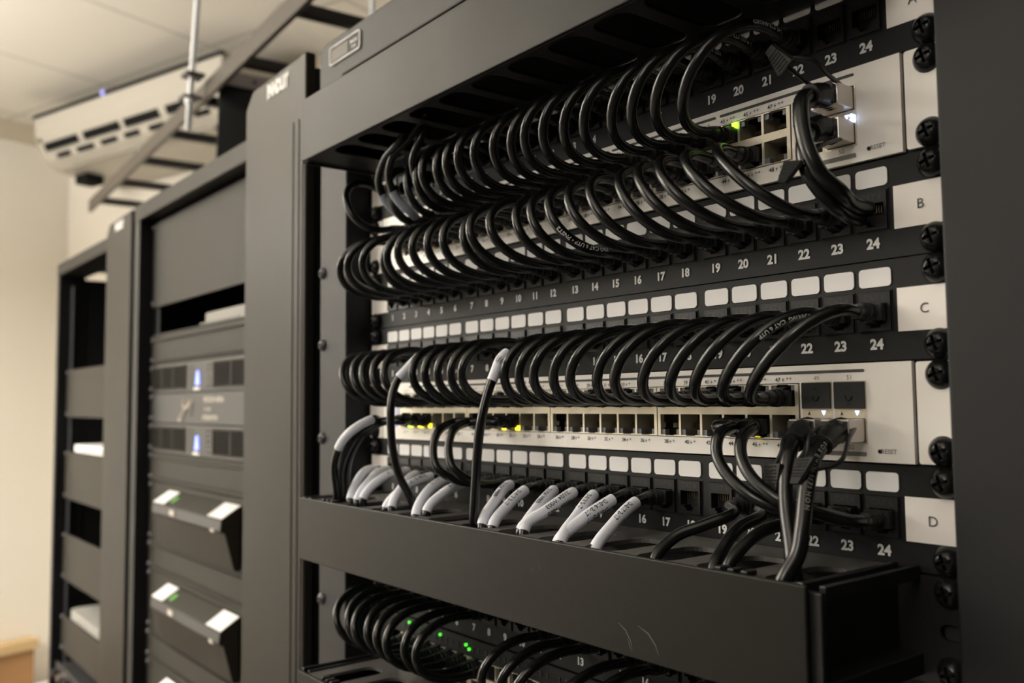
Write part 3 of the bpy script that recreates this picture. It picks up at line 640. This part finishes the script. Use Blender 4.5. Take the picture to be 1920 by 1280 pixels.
MB().box(-.2413, .2413, -.0025, 0, .0003, .0025, 'blank').box(-.21, .21, 0, .25, .0003, .0025, 'blank').build('shelf_plate', t)
t = empty('media_device', (-.765, Y2 + .01, .0936), 'pale grey rounded device lying on the shelf of the middle rack', 'network device')
MB().plate(rrect(-.10, .12, 0, .19, .03, 6), [], 0, .0190, 'devgrey', 'XY').build('casing', t, bevel=.005)
MB().box(-.095, .05, -.0012, .0, .0035, .006, 'inkgrey').build('seam', t)
blankpanel(X2, Y2, .0465, .0909, 'grey blanking panel between the shelf and the upper amplifier', G2)
def amp(z0, label):
    t = empty('power_amplifier', (X2, Y2, z0), label, 'amplifier', 'power amplifiers in the middle rack')
    MB().box(-.2413, .2413, -.0030, 0, .0006, U - .0006, 'device').build('front_panel', t, bevel=.0008)
    MB().box(-.215, .215, .001, .30, .002, U - .002, 'inner').build('case', t)
    for a, c in ((-.232, -.075), (.035, .225)):
        g = MB(); g.plate(rect(a, c, .0045, U - .0045), [rect(a + .002, c - .002, .0062, U - .0062)], -.0045, -.003, 'blank'); x = a + .004
        while x < c - .003: g.box(x, x + .0012, -.0040, -.003, .0065, U - .0065, 'blank'); x += .0044
        for x in (a + (c - a) / 3, a + 2 * (c - a) / 3): g.box(x - .002, x + .002, -.0046, -.003, .005, U - .005, 'blank')
        g.build('ventilation_grille', t)
    g = MB()
    for x in (-.062, -.050, .010, .022):
        for i in range(5): g.cyl((x, -.0042, .008 + i * .007), (x, -.003, .008 + i * .007), .0019, 'dimprint', 10)
    g.box(-.042, -.018, -.0038, -.003, .0030, .0065, 'sticker'); g.build('indicator_print', t)
    MB().add([(-.0335, -.0045, .0100), (-.0190, -.0045, .0100), (-.0225, -.0045, .0290), (-.0285, -.0045, .0290), (-.0335, -.003, .0100), (-.0190, -.003, .0100), (-.0225, -.003, .0290), (-.0285, -.003, .0290)],
             [(0, 1, 2, 3), (0, 1, 5, 4), (1, 2, 6, 5), (2, 3, 7, 6), (3, 0, 4, 7)], 'blue').build('power_light', t)['label'] = 'lit blue power light'
    for s in (-.2326, .2326):
        for z in (.0064, .0381): obj('screw', SCREWG, t, (s, -.0032, z))
amp(.0021, 'upper power amplifier above the printed logo panel, small blue light lit')
t = blankpanel(X2, Y2, -.0424, .0021, 'dark panel printed with a pale media company logo between the two amplifiers', 'logo panel', False, 'device')
b = MB()
b.text('PRECISION MEDIA', .033, .0335, .0098, -.0029, 'logo', .03, sx=.95); b.text('SYSTEMS', .010, .0205, .0066, -.0029, 'logo', .02); b.text('INTEGRATION', .020, .0095, .0086, -.0029, 'logo', .04)
b.build('logo_text', t); b = MB()
sc = [V((-.062, 0, .036)), V((-.075, 0, .028)), V((-.085, 0, .018)), V((-.098, 0, .010)), V((-.104, 0, .005)), V((-.092, 0, .006)), V((-.078, 0, .015)), V((-.068, 0, .026)), V((-.056, 0, .030)), V((-.070, 0, .022)), V((-.086, 0, .026)), V((-.080, 0, .036))]
b.tube([p + V((0, -.003, 0)) for p in spline(sc)], .0016, 'logo', 6)
b.build('logo_print', t); b = MB()
sc = [V((-.062, 0, .020)), V((-.052, 0, .034)), V((-.048, 0, .026)), V((-.058, 0, .012))]; b.tube([p + V((0, -.003, 0)) for p in spline(sc)], .0014, 'logo', 6)
b.build('logo_mark', t)
amp(-.0869, 'lower power amplifier below the printed logo panel, small blue light lit')
blankpanel(X2, Y2, -.1313, -.0869, 'grey blanking panel under the lower amplifier', G2)
def bezel(z1, label, wave):
    t = empty('rack_device', (X2, Y2, z1 - 2 * U), label, 'wireless receiver', 'protruding devices with white stickers in the middle rack'); h = 2 * U
    MB().box(-.2413, .2413, -.002, 0, .0005, h - .0005, 'blank').build('back_plate', t)
    w = .1345
    b = MB().plate([(-.004, h - .0080), (-.028, h - .0230), (-.029, h - .0380), (-.024, h - .0400), (-.012, .003), (-.004, .002)], [], -w, w, 'blank', 'YZ'); b.build('housing', t, bevel=.0012)
    MB().plate([(-.0284, h - .0245), (-.0296, h - .0365), (-.0290, h - .0368), (-.0278, h - .0245)], [], -w + .001, w - .001, 'device', 'YZ').build('front_lip', t)
    def top(x0, x1, s0, s1, k, name, lab=None):
        a = V((-.004, h - .0080)); c = V((-.028, h - .0230)); n = V((-.53, .85)) * .0006
        P = []
        for x in (x0, x1):
            for o_ in (0, 1):
                for s in (s0, s1): q = a.lerp(c, s) + n * o_; P.append((x, q.x, q.y))
        o = MB().hexa(P, k).build(name, t)
        if lab: o['label'] = lab
    top(-w, -w + .046, .02, .98, 'sticker', 'sticker', 'white sticker at the left end'); top(w - .050, w, .02, .98, 'sticker', 'sticker', 'white sticker at the right end')
    top(-w + .060, -w + .068, .35, .75, 'greenpow', 'power_light', 'lit green power light')
    MB().plate(rrect(-.056, -.036, h - .0345, h - .0270, .0035), [], -.0302, -.0290, 'logo').build('maker_badge', t)
    MB().box(w - .030, w - .018, -.0310, -.0285, h - .0395, h - .0360, 'logo').build('latch', t)
    for s in (-.2326, .2326):
        for z in (.0064, h - .0064): obj('screw', SCREWG, t, (s, -.0022, z))
bezel(-.1313, 'highest protruding charcoal device with two white stickers in the middle rack', 0)
blankpanel(X2, Y2, -.2647, -.2202, 'grey blanking panel between the highest and the second white-stickered device', G2)
bezel(-.2647, 'second protruding charcoal device with two white stickers in the middle rack', 1)
blankpanel(X2, Y2, -.3980, -.3536, 'grey blanking panel under the second white-stickered device', G2)
bezel(-.3980, 'lowest protruding device with white stickers, cut off by the bottom of the picture', 0)

# ------------------------------------------------ gear in the far left rack
X3, Y3 = -1.543, .10
G3 = 'blanking panels in the far left rack'
for z0, z1, lab in ((-.0400, .0645, 'grey blanking panel, topmost in the far left rack'), (-.2170, -.1140, 'grey blanking panel, second from the top in the far left rack'), (-.3920, -.2918, 'grey blanking panel, third from the top in the far left rack'), (-.5450, -.4670, 'grey blanking panel, lowest in the far left rack')):
    blankpanel(X3, Y3, z0, z1, lab, G3, False)
def dev3(z, label, h, mk):
    t = empty('network_device', (X3 + .03, Y3 - .003, z), label, 'network device')
    MB().plate(rrect(-.20, .16, 0, .15, .02, 5), [], 0, h, mk, 'XY').build('casing', t, bevel=.003)
    MB().box(-.12, .10, -.001, 0, h * .35, h * .5, 'inkgrey').build('seam', t)
dev3(-.1128, 'flat white device lying on the second panel of the far left rack', .0150, 'sticker'); dev3(-.4640, 'pale rounded device standing on the lowest panel of the far left rack', .019, 'devgrey')
t = empty('audio_switcher', (X3, Y3 - .01, -.60), 'shiny cluttered device at the bottom of the far left rack', 'network device')
MB().box(-.23, .23, -.004, 0, 0, .035, 'device').box(-.21, .21, 0, .10, .001, .034, 'device').build('casing', t)
for i in range(9): MB().cyl((-.20 + i * .05, -.018, .018), (-.20 + i * .05, -.004, .018), .008, 'steel' if i % 2 else 'device', 12).build('connector', t)
for zz in (-.0402, ): pass

# ------------------------------------------------ ladder rack above
LA = math.atan(.062)
lt = empty('ladder_rack', (-1.43, .259, .602), 'dark grey overhead cable ladder running above the racks', 'cable ladder', rz=-LA)
def lx(x): return (x + 1.43) / math.cos(LA)
MB().box(lx(-2.66), lx(.75), 0, .010, 0, .038, 'ladder').build('stringer', lt, bevel=.0015)
MB().box(lx(-2.66), lx(.75), .300, .310, 0, .038, 'ladder').build('stringer', lt, bevel=.0015)
rung = None
for i, x in enumerate((-2.53, -2.255, -1.98, -1.705, -1.43, -1.17, -.905, -.64, -.37, -.1, .17, .44)):
    if rung is None: rung = MB().box(-.010, .010, .010, .300, 0, .020, 'rung').mesh('rung')
    obj('rung', rung, lt, (lx(x), 0, .004), .002)
def lpt(x, y, z): return V((x, .259 - (x + 1.43) * .062 + y, z))
a = V((-1.4020, .230, .540)); top = V((-1.290, .230, 1.128))
rd = empty('threaded_rod', a, 'bright zinc threaded rod hanging the front side of the ladder from the ceiling', 'rod', 'rods carrying the ladder')
MB().tube([V((0, 0, 0)), top - a], .0060, 'zinc', 14).build('rod', rd)
def nut(par, p, k, r=.012, h=.008): MB().tube([p, p + V((0, 0, h))], r, k, 6).build('nut', par)
d = (top - a) / (top - a).z
nut(rd, d * .052, 'zinc', .0105, .010)
MB().box(-.016, .020, -.015, .022, .062, .068, 'rung').build('clamp_plate', rd, d * 0, bevel=.001); MB().box(-.002, .036, -.015, .022, .104, .111, 'rung').build('clamp_plate', rd, bevel=.001)
a2 = V((-1.255, .572, .60)); rd2 = empty('threaded_rod', a2, 'pale threaded rod rising behind the name plate of the near rack', 'rod', 'rods carrying the ladder')
MB().tube([V((0, 0, 0)), V((0, 0, .528))], .0062, 'zinc', 14).build('rod', rd2)
nut(rd2, V((0, 0, .042)), 'zinc')
# drop-out sheet
wf = empty('cable_dropout', (-1.330, .267, .30), 'curved black cable drop-out sheet hanging from the ladder over the middle rack', 'cable drop-out')
prof = [(-.055, .342), (-.020, .345), (-.004, .338), (.0, .318), (-.004, .24), (-.012, .16), (-.028, .08), (-.06, 0)]
P = [V((x, z)) for x, z in prof]; sm = spline([V((x, 0, z)) for x, z in prof], 4)
vs = []; fs = []
for p in sm:
    for y in (0, .27):
        vs.append((p.x, y + (0 if y else -.0), p.z)); vs.append((p.x - .003, y, p.z - .002))
n = len(sm)
for i in range(n - 1):
    q = i * 4; fs += [(q, q + 2, q + 6, q + 4), (q + 1, q + 5, q + 7, q + 3), (q, q + 4, q + 5, q + 1), (q + 2, q + 3, q + 7, q + 6)]
MB().add(vs, fs, 'inner', True).build('sheet', wf)
b = MB().box(-.058, .006, 0.006, .268, .346, .352, 'flange'); b.box(.004, .008, 0.006, .268, .322, .352, 'flange'); b.cyl((.0085, .07, .338), (.004, .07, .338), .004, 'hole', 12); b.build('top_flange', wf, bevel=.001)['label'] = 'pale grey flange with a bolt'
